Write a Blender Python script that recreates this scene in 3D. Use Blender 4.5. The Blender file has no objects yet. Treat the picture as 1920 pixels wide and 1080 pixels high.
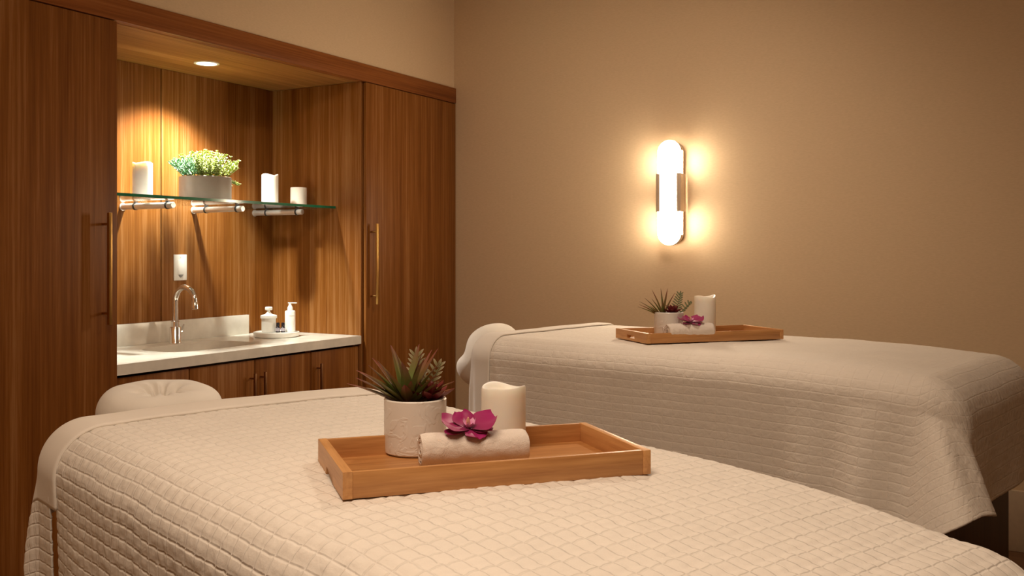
import bpy, bmesh, math, random
from math import sin, cos, pi, radians, sqrt, atan2, exp, floor
from mathutils import Vector, Matrix, noise

S = bpy.context.scene
COL = S.collection

# ------------------------------------------------------------------ camera
cam_d = bpy.data.cameras.new('camera')
cam = bpy.data.objects.new('camera', cam_d)
COL.objects.link(cam)
cam.location = (0, 0, 1.25)
cam.rotation_euler = (radians(90), 0, radians(29.75))
cam_d.sensor_width = 36
cam_d.lens = 33.75
cam_d.shift_y = -0.0354
cam_d.clip_start = 0.02
S.camera = cam

# ------------------------------------------------------------------ colour management and world
S.view_settings.view_transform = 'Standard'
S.view_settings.look = 'None'
S.view_settings.exposure = 0.2
S.view_settings.gamma = 1.0
S.view_settings.use_curve_mapping = False
w = bpy.data.worlds.new('world')
S.world = w
w.use_nodes = True
w.node_tree.nodes['Background'].inputs[0].default_value = (1.0, 0.75, 0.5, 1)
w.node_tree.nodes['Background'].inputs[1].default_value = 0.0

# ------------------------------------------------------------------ lights of the room, plus an added ambient fill
WARM = (1.0, 0.80, 0.61)


def spot(name, loc, target, power, angle, blend, radius, color):
    l = bpy.data.lights.new(name, 'SPOT')
    l.energy = power
    l.spot_size = radians(angle)
    l.spot_blend = blend
    l.shadow_soft_size = radius
    l.color = color
    o = bpy.data.objects.new(name, l)
    COL.objects.link(o)
    o.location = loc
    d = Vector(target) - Vector(loc)
    o.rotation_euler = d.to_track_quat('-Z', 'Y').to_euler()
    return o


def area(name, loc, target, power, sx, sy, color):
    l = bpy.data.lights.new(name, 'AREA')
    l.energy = power
    l.shape = 'RECTANGLE'
    l.size = sx
    l.size_y = sy
    l.color = color
    o = bpy.data.objects.new(name, l)
    COL.objects.link(o)
    o.location = loc
    d = Vector(target) - Vector(loc)
    o.rotation_euler = d.to_track_quat('-Z', 'Y').to_euler()
    return o


spot('ceiling_spot_over_near_bed', (-1.05, 3.00, 2.70), (-1.10, 1.80, 0.85), 46, 84, 1.0, 0.05, WARM)
spot('ceiling_spot_over_far_bed', (-1.15, 2.95, 2.70), (-1.75, 3.75, 1.1), 42, 140, 1.0, 0.06, WARM)
area('ambient_fill_light', (-0.7, 0.5, 2.70), (-0.7, 0.65, 0.6), 34, 1.2, 1.2, (1.0, 0.77, 0.56))  # added soft fill that lifts the ambient level, no panel fixture here
spot('niche_downlight_lamp', (-3.273, 3.010, 2.070), (-3.31, 2.93, 0.84), 150, 116, 0.85, 0.028, (1.0, 0.94, 0.84))


# ------------------------------------------------------------------ materials
def new_mat(name):
    m = bpy.data.materials.new(name)
    m.use_nodes = True
    nt = m.node_tree
    b = nt.nodes['Principled BSDF']
    return m, nt, b


def N(nt, t, **kw):
    n = nt.nodes.new(t)
    for k, v in kw.items():
        if k in n.inputs.keys():
            n.inputs[k].default_value = v
        else:
            setattr(n, k, v)
    return n


def ramp(nt, stops):
    r = nt.nodes.new('ShaderNodeValToRGB')
    e = r.color_ramp.elements
    e[0].position, e[0].color = stops[0][0], (*stops[0][1], 1)
    e[1].position, e[1].color = stops[-1][0], (*stops[-1][1], 1)
    for p, c in stops[1:-1]:
        k = e.new(p)
        k.color = (*c, 1)
    return r


def simple(name, color, rough=0.5, metal=0.0, var=0.06, nscale=30, bump=0.0, bscale=200, **kw):
    m, nt, b = new_mat(name)
    tc = N(nt, 'ShaderNodeTexCoord')
    no = N(nt, 'ShaderNodeTexNoise', Scale=nscale, Detail=4.0)
    nt.links.new(tc.outputs['Object'], no.inputs['Vector'])
    lo = tuple(max(0, c * (1 - var)) for c in color)
    hi = tuple(min(1, c * (1 + var)) for c in color)
    r = ramp(nt, [(0.3, lo), (0.7, hi)])
    nt.links.new(no.outputs['Fac'], r.inputs[0])
    nt.links.new(r.outputs[0], b.inputs['Base Color'])
    b.inputs['Roughness'].default_value = rough
    b.inputs['Metallic'].default_value = metal
    if bump:
        n2 = N(nt, 'ShaderNodeTexNoise', Scale=bscale, Detail=3.0)
        nt.links.new(tc.outputs['Object'], n2.inputs['Vector'])
        bp = N(nt, 'ShaderNodeBump', Strength=bump, Distance=0.002)
        nt.links.new(n2.outputs['Fac'], bp.inputs['Height'])
        nt.links.new(bp.outputs[0], b.inputs['Normal'])
    for k, v in kw.items():
        b.inputs[k.replace('_', ' ')].default_value = v
    return m


def wood(name, axis, dark, mid, light, fine=95, slow=1.6, board=0.125, bandamt=0.45, rough=0.42):
    """grain runs along axis (0, 1, 2); world position keeps the grain continuous across neighbouring panels"""
    m, nt, b = new_mat(name)
    g = N(nt, 'ShaderNodeNewGeometry')

    def stretched(sc_across, sc_along, off=0.0):
        mp = N(nt, 'ShaderNodeMapping')
        s = [sc_across] * 3
        s[axis] = sc_along
        mp.inputs['Scale'].default_value = s
        mp.inputs['Location'].default_value = (off, off, off)
        nt.links.new(g.outputs['Position'], mp.inputs['Vector'])
        return mp
    n1 = N(nt, 'ShaderNodeTexNoise', Scale=1.0, Detail=3.0, Roughness=0.6)
    nt.links.new(stretched(fine, slow).outputs[0], n1.inputs['Vector'])
    n2 = N(nt, 'ShaderNodeTexNoise', Scale=1.0, Detail=2.0)
    nt.links.new(stretched(fine * 0.2, slow * 0.4, 3.3).outputs[0], n2.inputs['Vector'])
    n4 = N(nt, 'ShaderNodeTexNoise', Scale=1.0, Detail=2.0)
    nt.links.new(stretched(fine * 3, slow * 6, 7.1).outputs[0], n4.inputs['Vector'])
    # veneer leaves: one tone for each strip of the sheet
    mp3 = stretched(1 / board, 0.0, 0.37)
    fl = N(nt, 'ShaderNodeVectorMath', operation='FLOOR')
    nt.links.new(mp3.outputs[0], fl.inputs[0])
    wn = N(nt, 'ShaderNodeTexWhiteNoise', noise_dimensions='3D')
    nt.links.new(fl.outputs[0], wn.inputs['Vector'])

    def mul(a, k):
        q = N(nt, 'ShaderNodeMath', operation='MULTIPLY')
        nt.links.new(a, q.inputs[0])
        q.inputs[1].default_value = k
        return q.outputs[0]

    def add(a, c):
        q = N(nt, 'ShaderNodeMath', operation='ADD')
        nt.links.new(a, q.inputs[0])
        nt.links.new(c, q.inputs[1])
        return q.outputs[0]
    t = add(add(mul(n1.outputs['Fac'], 0.75), mul(n2.outputs['Fac'], 0.55)),
            add(mul(n4.outputs['Fac'], 0.25), mul(wn.outputs['Value'], bandamt * 0.4)))
    r = ramp(nt, [(0.56, dark), (0.84, mid), (1.08, light)])
    mr = N(nt, 'ShaderNodeMapRange')
    mr.inputs['From Min'].default_value = 0.50
    mr.inputs['From Max'].default_value = 1.25
    nt.links.new(t, mr.inputs['Value'])
    r.color_ramp.elements[0].position = 0.08
    r.color_ramp.elements[1].position = 0.48
    r.color_ramp.elements[2].position = 0.92
    nt.links.new(mr.outputs[0], r.inputs[0])
    nt.links.new(r.outputs[0], b.inputs['Base Color'])
    b.inputs['Roughness'].default_value = rough
    b.inputs['Specular IOR Level'].default_value = 0.12
    bp = N(nt, 'ShaderNodeBump', Strength=0.12, Distance=0.001)
    nt.links.new(n1.outputs['Fac'], bp.inputs['Height'])
    nt.links.new(bp.outputs[0], b.inputs['Normal'])
    return m


WD = ((0.125, 0.036, 0.005), (0.225, 0.081, 0.015), (0.37, 0.178, 0.066))
wood_v = wood('teak_veneer_vertical', 2, *WD)
wood_y = wood('teak_veneer_soffit', 1, (0.19, 0.075, 0.018), (0.36, 0.165, 0.050), (0.56, 0.31, 0.12), slow=1.2, bandamt=0.2)
wood_h = wood('teak_veneer_header', 1, (0.15, 0.042, 0.010), (0.27, 0.090, 0.022), (0.38, 0.15, 0.045), slow=1.2, bandamt=0.1)
dark_wood = wood('dark_stained_wood', 2, (0.05, 0.02, 0.008), (0.08, 0.035, 0.014), (0.11, 0.05, 0.02))


def bamboo_mat(name, dark, mid, light, axis=0):
    m, nt, b = new_mat(name)
    tc = N(nt, 'ShaderNodeTexCoord')
    mp = N(nt, 'ShaderNodeMapping')
    s = [90, 90, 90]
    s[axis] = 5
    mp.inputs['Scale'].default_value = s
    nt.links.new(tc.outputs['Object'], mp.inputs['Vector'])
    n1 = N(nt, 'ShaderNodeTexNoise', Scale=1.0, Detail=4.0, Roughness=0.65)
    nt.links.new(mp.outputs[0], n1.inputs['Vector'])
    r = ramp(nt, [(0.3, dark), (0.5, mid), (0.72, light)])
    nt.links.new(n1.outputs['Fac'], r.inputs[0])
    nt.links.new(r.outputs[0], b.inputs['Base Color'])
    b.inputs['Roughness'].default_value = 0.42
    return m


bamboo = bamboo_mat('bamboo_lengthwise', (0.40, 0.17, 0.052), (0.52, 0.25, 0.085), (0.62, 0.32, 0.12))
bamboo_w = bamboo_mat('bamboo_crosswise', (0.47, 0.21, 0.07), (0.60, 0.30, 0.11), (0.70, 0.38, 0.15), 1)
bamboo_f = bamboo_mat('bamboo_floor', (0.34, 0.14, 0.04), (0.45, 0.20, 0.062), (0.54, 0.26, 0.09))


def wall_mat(name, c1, c2):
    m, nt, b = new_mat(name)
    g = N(nt, 'ShaderNodeNewGeometry')
    mp = N(nt, 'ShaderNodeMapping')
    mp.inputs['Scale'].default_value = (60, 60, 260)
    nt.links.new(g.outputs['Position'], mp.inputs['Vector'])
    n1 = N(nt, 'ShaderNodeTexNoise', Scale=1.0, Detail=3.0)
    nt.links.new(mp.outputs[0], n1.inputs['Vector'])
    r = ramp(nt, [(0.3, c1), (0.7, c2)])
    nt.links.new(n1.outputs['Fac'], r.inputs[0])
    nt.links.new(r.outputs[0], b.inputs['Base Color'])
    b.inputs['Roughness'].default_value = 0.75
    bp = N(nt, 'ShaderNodeBump', Strength=0.08, Distance=0.001)
    nt.links.new(n1.outputs['Fac'], bp.inputs['Height'])
    nt.links.new(bp.outputs[0], b.inputs['Normal'])
    return m


wallpaper = wall_mat('beige_wallcovering', (0.66, 0.495, 0.315), (0.71, 0.535, 0.345))
ceiling_m = simple('ceiling_paint', (0.66, 0.58, 0.47), 0.85)
floor_m = wood('floor_boards', 0, (0.12, 0.06, 0.03), (0.18, 0.09, 0.045), (0.24, 0.13, 0.07), slow=1.0, rough=0.5)
base_m = simple('baseboard_paint', (0.62, 0.50, 0.36), 0.5)


def cloth_mat(name, c, bump=0.25, bscale=350, wr=0.35, rough=0.9):
    m, nt, b = new_mat(name)
    tc = N(nt, 'ShaderNodeTexCoord')
    n1 = N(nt, 'ShaderNodeTexNoise', Scale=7.0, Detail=3.0)
    nt.links.new(tc.outputs['Object'], n1.inputs['Vector'])
    r = ramp(nt, [(0.3, tuple(x * 0.95 for x in c)), (0.7, c)])
    nt.links.new(n1.outputs['Fac'], r.inputs[0])
    nt.links.new(r.outputs[0], b.inputs['Base Color'])
    b.inputs['Roughness'].default_value = rough
    b.inputs['Sheen Weight'].default_value = 0.15
    n2 = N(nt, 'ShaderNodeTexNoise', Scale=bscale, Detail=2.0)
    nt.links.new(tc.outputs['Object'], n2.inputs['Vector'])
    n3 = N(nt, 'ShaderNodeTexNoise', Scale=55.0, Detail=4.0, Distortion=0.6)
    nt.links.new(tc.outputs['Object'], n3.inputs['Vector'])
    b1 = N(nt, 'ShaderNodeBump', Strength=bump, Distance=0.001)
    nt.links.new(n2.outputs['Fac'], b1.inputs['Height'])
    b2 = N(nt, 'ShaderNodeBump', Strength=wr, Distance=0.004)
    nt.links.new(n3.outputs['Fac'], b2.inputs['Height'])
    nt.links.new(b1.outputs[0], b2.inputs['Normal'])
    nt.links.new(b2.outputs[0], b.inputs['Normal'])
    return m


quilt_m = cloth_mat('quilted_cotton', (0.82, 0.76, 0.69), wr=0.3)
quilt_far_m = cloth_mat('quilted_cotton_washed', (0.82, 0.75, 0.67), wr=0.55)


def add_seams(m, pa, pc, st):
    """stitch lines: narrow grooves on the cloth's own coordinates (UV in metres)"""
    nt = m.node_tree
    b = nt.nodes['Principled BSDF']
    prev = b.inputs['Normal'].links[0].from_socket
    uv = N(nt, 'ShaderNodeUVMap')
    no = N(nt, 'ShaderNodeTexNoise', Scale=28.0, Detail=2.0)
    nt.links.new(uv.outputs[0], no.inputs['Vector'])
    mx = N(nt, 'ShaderNodeVectorMath', operation='MULTIPLY_ADD')
    nt.links.new(no.outputs['Color'], mx.inputs[0])
    mx.inputs[1].default_value = (0.004, 0.004, 0)
    nt.links.new(uv.outputs[0], mx.inputs[2])
    sp = N(nt, 'ShaderNodeSeparateXYZ')
    nt.links.new(mx.outputs[0], sp.inputs[0])
    outs = []
    for ax, per, wd in (('X', pa, 0.0030), ('Y', pc, 0.0034)):
        pp = N(nt, 'ShaderNodeMath', operation='PINGPONG')
        nt.links.new(sp.outputs[ax], pp.inputs[0])
        pp.inputs[1].default_value = per / 2
        mr = N(nt, 'ShaderNodeMapRange', interpolation_type='SMOOTHSTEP')
        mr.inputs['From Max'].default_value = wd
        nt.links.new(pp.outputs[0], mr.inputs['Value'])
        outs.append(mr.outputs[0])
    mn = N(nt, 'ShaderNodeMath', operation='MINIMUM')
    nt.links.new(outs[0], mn.inputs[0])
    nt.links.new(outs[1], mn.inputs[1])
    bp = N(nt, 'ShaderNodeBump', Strength=st, Distance=0.0028)
    nt.links.new(mn.outputs[0], bp.inputs['Height'])
    nt.links.new(prev, bp.inputs['Normal'])
    nt.links.new(bp.outputs[0], b.inputs['Normal'])


add_seams(quilt_m, 0.038, 0.026, 0.55)
add_seams(quilt_far_m, 0.038, 0.026, 0.28)
sheet_m = cloth_mat('smooth_cotton_sheet', (0.82, 0.755, 0.68), bump=0.1, wr=0.08)
cover_m = cloth_mat('face_cradle_cover_cotton', (0.82, 0.765, 0.69), bump=0.08, wr=0.12)
towel_m = cloth_mat('terry_towel', (0.86, 0.76, 0.68), bump=1.0, bscale=900, wr=0.7)
stone = simple('cream_quartz', (0.74, 0.71, 0.64), 0.22, var=0.10, nscale=14)
sink_m = simple('sink_porcelain', (0.70, 0.66, 0.58), 0.2, var=0.02)
marble = simple('white_marble', (0.84, 0.83, 0.78), 0.3, var=0.05, nscale=20)
white_plastic = simple('white_plastic', (0.86, 0.85, 0.80), 0.35, var=0.02)
grey_grille = simple('grey_grille_plastic', (0.28, 0.28, 0.27), 0.5)
chrome = simple('chrome', (0.86, 0.85, 0.83), 0.08, 0.85, var=0.01)
steel = simple('brushed_steel', (0.78, 0.76, 0.72), 0.30, 0.55, var=0.03)
brass = simple('satin_brass', (0.50, 0.29, 0.09), 0.34, 1.0, var=0.04)
bronze = simple('aged_bronze', (0.30, 0.16, 0.08), 0.38, 1.0, var=0.04)
taupe_pot = simple('taupe_ceramic', (0.28, 0.225, 0.175), 0.5, var=0.04)
soil = simple('potting_soil', (0.05, 0.033, 0.02), 0.95, var=0.4, nscale=150)
dark_glass = simple('dark_vial_glass', (0.02, 0.015, 0.022), 0.12, var=0.1)
vial_label = simple('vial_paper_label', (0.42, 0.38, 0.44), 0.6, var=0.1)
print_grey = simple('grey_print', (0.35, 0.36, 0.33), 0.6)
gasket = simple('dark_gasket', (0.05, 0.05, 0.05), 0.5)
joint_dark = simple('shadow_gap_black', (0.02, 0.012, 0.008), 0.7)


def pot_mat():
    m, nt, b = new_mat('white_textured_ceramic')
    tc = N(nt, 'ShaderNodeTexCoord')
    b.inputs['Base Color'].default_value = (0.80, 0.755, 0.70, 1)
    b.inputs['Roughness'].default_value = 0.28
    n = N(nt, 'ShaderNodeTexNoise', Scale=34.0, Detail=2.0, Distortion=1.6)
    nt.links.new(tc.outputs['Object'], n.inputs['Vector'])
    r = ramp(nt, [(0.52, (0, 0, 0)), (0.60, (1, 1, 1))])
    nt.links.new(n.outputs['Fac'], r.inputs[0])
    bp = N(nt, 'ShaderNodeBump', Strength=0.30, Distance=0.0015)
    nt.links.new(r.outputs[0], bp.inputs['Height'])
    nt.links.new(bp.outputs[0], b.inputs['Normal'])
    return m


pot_m = pot_mat()
wax = simple('ivory_wax', (0.90, 0.83, 0.72), 0.45, var=0.02,
             Subsurface_Weight=0.35, Subsurface_Scale=0.008, Subsurface_Radius=(1.0, 0.8, 0.6))
wax_glow = simple('ivory_wax_translucent', (0.93, 0.88, 0.80), 0.4, var=0.02,
                  Subsurface_Weight=0.6, Subsurface_Scale=0.012, Subsurface_Radius=(1.0, 0.8, 0.6))
led_m = simple('flame_tip_plastic', (0.9, 0.7, 0.4), 0.4)


def glass_mat(name, col, k):
    """thin architectural glass: clear with a Fresnel sheen, tinted where it is seen edge-on"""
    m, nt, b = new_mat(name)
    nt.nodes.remove(b)
    out = [n for n in nt.nodes if n.type == 'OUTPUT_MATERIAL'][0]
    tr = N(nt, 'ShaderNodeBsdfTransparent')
    tr.inputs['Color'].default_value = (*col, 1)
    gl = N(nt, 'ShaderNodeBsdfGlossy')
    gl.inputs['Roughness'].default_value = 0.02
    fr = N(nt, 'ShaderNodeFresnel')
    fr.inputs['IOR'].default_value = 1.5
    mu = N(nt, 'ShaderNodeMath', operation='MULTIPLY')
    mu.inputs[1].default_value = k
    nt.links.new(fr.outputs[0], mu.inputs[0])
    mx = N(nt, 'ShaderNodeMixShader')
    nt.links.new(mu.outputs[0], mx.inputs[0])
    nt.links.new(tr.outputs[0], mx.inputs[1])
    nt.links.new(gl.outputs[0], mx.inputs[2])
    nt.links.new(mx.outputs[0], out.inputs['Surface'])
    return m


glass = glass_mat('shelf_glass', (0.95, 0.985, 0.97), 0.8)
glass_edge = simple('shelf_glass_green_edge', (0.012, 0.17, 0.09), 0.1, var=0.1)


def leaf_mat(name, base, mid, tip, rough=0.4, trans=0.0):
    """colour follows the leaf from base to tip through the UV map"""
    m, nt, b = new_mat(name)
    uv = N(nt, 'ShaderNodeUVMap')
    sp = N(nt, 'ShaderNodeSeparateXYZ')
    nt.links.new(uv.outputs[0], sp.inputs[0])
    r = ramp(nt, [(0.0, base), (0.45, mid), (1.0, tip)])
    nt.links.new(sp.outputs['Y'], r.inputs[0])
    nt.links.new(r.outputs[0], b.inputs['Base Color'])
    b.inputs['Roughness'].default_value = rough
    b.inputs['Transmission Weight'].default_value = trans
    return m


spike_green = leaf_mat('spiky_leaf_green', (0.16, 0.07, 0.022), (0.17, 0.21, 0.05), (0.22, 0.07, 0.05))
spike_red = leaf_mat('spiky_leaf_bronze', (0.19, 0.05, 0.02), (0.17, 0.12, 0.035), (0.26, 0.06, 0.045))
rosette_m = leaf_mat('red_rosette_leaf', (0.05, 0.008, 0.012), (0.17, 0.012, 0.022), (0.20, 0.04, 0.03))
frond_m = leaf_mat('pale_glossy_frond', (0.20, 0.17, 0.08), (0.30, 0.27, 0.14), (0.50, 0.42, 0.28), 0.12, 0.25)
frond_g = leaf_mat('grey_green_frond', (0.14, 0.17, 0.07), (0.25, 0.28, 0.15), (0.13, 0.12, 0.05), 0.3)
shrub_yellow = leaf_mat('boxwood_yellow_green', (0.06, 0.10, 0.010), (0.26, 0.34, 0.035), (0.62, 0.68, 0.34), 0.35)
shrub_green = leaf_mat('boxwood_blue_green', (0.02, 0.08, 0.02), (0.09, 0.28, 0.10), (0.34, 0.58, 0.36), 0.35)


def petal_mat(name, c0, c1, c2):
    m = leaf_mat(name, c0, c1, c2, 0.45)
    m.node_tree.nodes['Principled BSDF'].inputs['Sheen Weight'].default_value = 0.2
    return m


petal_m = petal_mat('magenta_petal', (0.14, 0.0, 0.05), (0.30, 0.002, 0.095), (0.38, 0.006, 0.14))
lip_m = petal_mat('pink_lip', (0.55, 0.06, 0.28), (0.70, 0.22, 0.50), (0.80, 0.45, 0.65))
column_m = simple('orchid_column_yellow', (0.75, 0.42, 0.30), 0.5, var=0.3, nscale=400)


def emit_mat(name, col, strength):
    m, nt, b = new_mat(name)
    b.inputs['Base Color'].default_value = (0.9, 0.88, 0.82, 1)
    b.inputs['Emission Color'].default_value = (*col, 1)
    b.inputs['Emission Strength'].default_value = strength
    return m


sconce_glow = emit_mat('sconce_glass_lit', (1.0, 0.82, 0.60), 52)
lens_glow = emit_mat('downlight_lens_lit', (1.0, 0.90, 0.70), 12)
sconce_metal = simple('champagne_metal', (0.70, 0.56, 0.42), 0.45, 0.25, var=0.03)


# ------------------------------------------------------------------ mesh helpers
def smooth(me, ang=40):
    for p in me.polygons:
        p.use_smooth = True
    try:
        me.set_sharp_from_angle(angle=radians(ang))
    except Exception:
        pass


def obj(name, bm, mat, parent=None, sm=True, ang=40, loc=None, rot=None):
    me = bpy.data.meshes.new(name)
    bmesh.ops.recalc_face_normals(bm, faces=bm.faces)
    bm.to_mesh(me)
    bm.free()
    if sm:
        smooth(me, ang)
    for m in (mat if isinstance(mat, (list, tuple)) else [mat]):
        me.materials.append(m)
    o = bpy.data.objects.new(name, me)
    COL.objects.link(o)
    if parent is not None:
        o.parent = parent
    if loc is not None:
        o.location = loc
    if rot is not None:
        o.rotation_euler = rot
    return o


def tag(o, label, cat, group=None, kind=None):
    o['label'] = label
    o['category'] = cat
    if group:
        o['group'] = group
    if kind:
        o['kind'] = kind
    return o


def thing(name, label, cat, loc=(0, 0, 0), rz=0.0, group=None):
    o = bpy.data.objects.new(name, None)
    o.empty_display_size = 0.05
    COL.objects.link(o)
    o.location = loc
    o.rotation_euler = (0, 0, rz)
    return tag(o, label, cat, group)


def struct(name, bm, mat, **kw):
    o = obj(name, bm, mat, None, **kw)
    o['kind'] = 'structure'
    return o


def copy_tree(o, parent=None):
    c = o.copy()
    COL.objects.link(c)
    c.parent = parent
    for ch in [x for x in bpy.data.objects if x.parent == o]:
        copy_tree(ch, c)
    return c


def bx(bm, x0, x1, y0, y1, z0, z1, bev=0.0, seg=2, mi=0):
    r = bmesh.ops.create_cube(bm, size=1.0)
    vs = r['verts']
    for v in vs:
        v.co.x = x0 + (v.co.x + 0.5) * (x1 - x0)
        v.co.y = y0 + (v.co.y + 0.5) * (y1 - y0)
        v.co.z = z0 + (v.co.z + 0.5) * (z1 - z0)
    fs = {f for v in vs for f in v.link_faces}
    for f in fs:
        f.material_index = mi
    if bev:
        es = list({e for v in vs for e in v.link_edges})
        bmesh.ops.bevel(bm, geom=es, offset=bev, segments=seg, affect='EDGES', profile=0.5)
    return bm


def box(x0, x1, y0, y1, z0, z1, bev=0.0, seg=2):
    return bx(bmesh.new(), x0, x1, y0, y1, z0, z1, bev, seg)


def lathe(bm, prof, n=40, cap_top=True, cap_bot=True, cx=0, cy=0, rfun=None):
    rings = []
    for r, z in prof:
        ring = []
        for i in range(n):
            a = 2 * pi * i / n
            dr, dz = (rfun(a, r, z) if rfun else (0, 0))
            ring.append(bm.verts.new((cx + (r + dr) * cos(a), cy + (r + dr) * sin(a), z + dz)))
        rings.append(ring)
    for k in range(len(rings) - 1):
        for i in range(n):
            j = (i + 1) % n
            bm.faces.new((rings[k][i], rings[k][j], rings[k + 1][j], rings[k + 1][i]))
    if cap_bot:
        bm.faces.new(list(reversed(rings[0])))
    if cap_top:
        bm.faces.new(rings[-1])
    return bm


def tube(bm, pts, rad, n=12, caps=True):
    pts = [Vector(p) for p in pts]
    rads = rad if isinstance(rad, (list, tuple)) else [rad] * len(pts)
    rings = []
    ref = None
    for i, p in enumerate(pts):
        d = (pts[min(i + 1, len(pts) - 1)] - pts[max(i - 1, 0)]).normalized()
        if ref is None:
            ref = Vector((0, 0, 1)) if abs(d.z) < 0.9 else Vector((1, 0, 0))
        u = (ref - d * ref.dot(d)).normalized()
        ref = u
        v = d.cross(u)
        rings.append([bm.verts.new(p + (u * cos(2 * pi * k / n) + v * sin(2 * pi * k / n)) * rads[i]) for k in range(n)])
    for a, c in zip(rings, rings[1:]):
        for k in range(n):
            j = (k + 1) % n
            bm.faces.new((a[k], a[j], c[j], c[k]))
    if caps:
        bm.faces.new(list(reversed(rings[0])))
        bm.faces.new(rings[-1])
    return bm


# ------------------------------------------------------------------ the room
XW, XN, YB = -2.965, -3.547, 4.53      # wall above the cabinets, back of the niche, back wall
ZC = 2.75
struct('floor', box(-3.75, 3.0, -1.9, 4.68, -0.05, 0.0), floor_m, sm=False)
struct('ceiling', box(-3.75, 3.0, -1.9, 4.68, ZC, ZC + 0.05), ceiling_m, sm=False)
struct('wall_back', box(-3.75, 3.0, YB, YB + 0.12, 0, ZC), wallpaper, sm=False)
struct('wall_right', box(2.88, 3.0, -1.9, YB, 0, ZC), wallpaper, sm=False)
struct('wall_front', box(-3.75, 3.0, -2.02, -1.9, 0, ZC), wallpaper, sm=False)
bm = box(-3.75, -3.62, -1.9, YB, 0, ZC)
bx(bm, -3.62, XW, -1.9, YB, 2.172, ZC)
bx(bm, -3.62, XW, -1.9, 1.36, 0, 2.172)
struct('wall_left', bm, wallpaper, sm=False)
struct('baseboard_back', box(-2.94, 2.88, YB - 0.018, YB, 0.0, 0.255, 0.004), base_m)

# ------------------------------------------------------------------ teak cabinetry along the left wall
TOP, SOF = 2.167, 2.083
YL, YR = 2.297, 3.709                   # niche sides
FX = -2.950                              # face of the doors


def bar_handle(x, y, z0, z1, s, mat, parent, depth=0.045, post_in=0.04):
    bm = bmesh.new()
    bx(bm, x + depth - s, x + depth, y - s / 2, y + s / 2, z0, z1, 0.0012)
    for z in (z0 + post_in, z1 - post_in):
        tube(bm, [(x - 0.001, y, z), (x + depth - s * 0.6, y, z)], s * 0.36, 10)
    return obj('handle', bm, mat, parent)


def tall_cabinet(y0, y1, hy, label, doory):
    t = thing('tall_cabinet', label, 'cabinet', (0, 0, 0))
    bm = bmesh.new()
    bx(bm, -3.61, FX - 0.022, y0, y0 + 0.02, 0.0, SOF - 0.001)
    bx(bm, -3.61, FX - 0.022, y1 - 0.02, y1, 0.0, SOF - 0.001)
    bx(bm, -3.61, -3.60, y0 + 0.02, y1 - 0.02, 0.0, SOF - 0.001)
    bx(bm, -3.60, FX - 0.022, y0 + 0.02, y1 - 0.02, 0.08, 0.10)
    bx(bm, -3.60, FX - 0.022, y0 + 0.02, y1 - 0.02, SOF - 0.021, SOF - 0.001)
    obj('cabinet_body', bm, wood_v, t, sm=False)
    d = obj('door', box(FX - 0.020, FX, doory[0], doory[1], 0.10, SOF - 0.004, 0.0012), wood_v, t)
    h = bar_handle(FX, hy, 0.992, 1.388, 0.013, brass, d)
    h['label'] = 'long square brass bar handle'
    obj('toe_kick', box(FX - 0.09, FX - 0.07, y0 + 0.02, y1 - 0.02, 0.0, 0.08), dark_wood, t, sm=False)
    return t


tall_cabinet(1.370, YL, 2.235, 'tall teak cabinet left of the sink niche with a long vertical bar handle', (1.373, YL - 0.001))
tall_cabinet(YR, 4.525, 3.763, 'tall teak cabinet between the sink niche and the back wall corner', (YR + 0.016, 4.523))

h = obj('cabinet_header', box(XW - 0.03, FX + 0.002, 1.370, 4.526, SOF, TOP, 0.002), wood_h)
tag(h, 'long dark teak header rail across the top of the cabinets and niche', 'cabinet trim')

# soffit with a hole for the downlight
LX, LY, LR = -3.273, 3.010, 0.047


def plate_with_hole(x0, x1, y0, y1, z0, z1, fn, n=48):
    """plate with an opening given by fn(angle) -> (x, y)"""
    bm = bmesh.new()
    cx = sum(fn(2 * pi * i / n)[0] for i in range(n)) / n
    cy = sum(fn(2 * pi * i / n)[1] for i in range(n)) / n
    angs = [2 * pi * i / n for i in range(n)]

    def outer(a):
        dx, dy = cos(a), sin(a)
        ts = []
        if dx > 1e-9: ts.append((x1 - cx) / dx)
        if dx < -1e-9: ts.append((x0 - cx) / dx)
        if dy > 1e-9: ts.append((y1 - cy) / dy)
        if dy < -1e-9: ts.append((y0 - cy) / dy)
        t = min(ts)
        return (cx + dx * t, cy + dy * t)
    corner = [atan2(y - cy, x - cx) % (2 * pi) for x, y in ((x0, y0), (x1, y0), (x1, y1), (x0, y1))]
    allang = sorted(angs + corner)
    rows = []
    for z in (z0, z1):
        inn, out = [], []
        for a in allang:
            inn.append(bm.verts.new((*fn(a), z)))
            out.append(bm.verts.new((*outer(a), z)))
        rows.append((inn, out))
    m = len(allang)
    for i in range(m):
        j = (i + 1) % m
        (i0, o0), (i1, o1) = rows
        bm.faces.new((i0[i], i0[j], o0[j], o0[i]))
        bm.faces.new((i1[j], i1[i], o1[i], o1[j]))
        bm.faces.new((i0[j], i0[i], i1[i], i1[j]))
        bm.faces.new((o0[i], o0[j], o1[j], o1[i]))
    bmesh.ops.remove_doubles(bm, verts=bm.verts, dist=1e-6)
    return bm


bm = plate_with_hole(XN - 0.02, XW - 0.031, YL + 0.001, YR - 0.001, SOF, SOF + 0.02,
                     lambda a: (LX + LR * cos(a), LY + LR * sin(a)))
tag(obj('soffit_panel', bm, wood_y, None, sm=False), 'teak soffit panel forming the ceiling of the sink niche', 'panel')

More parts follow.
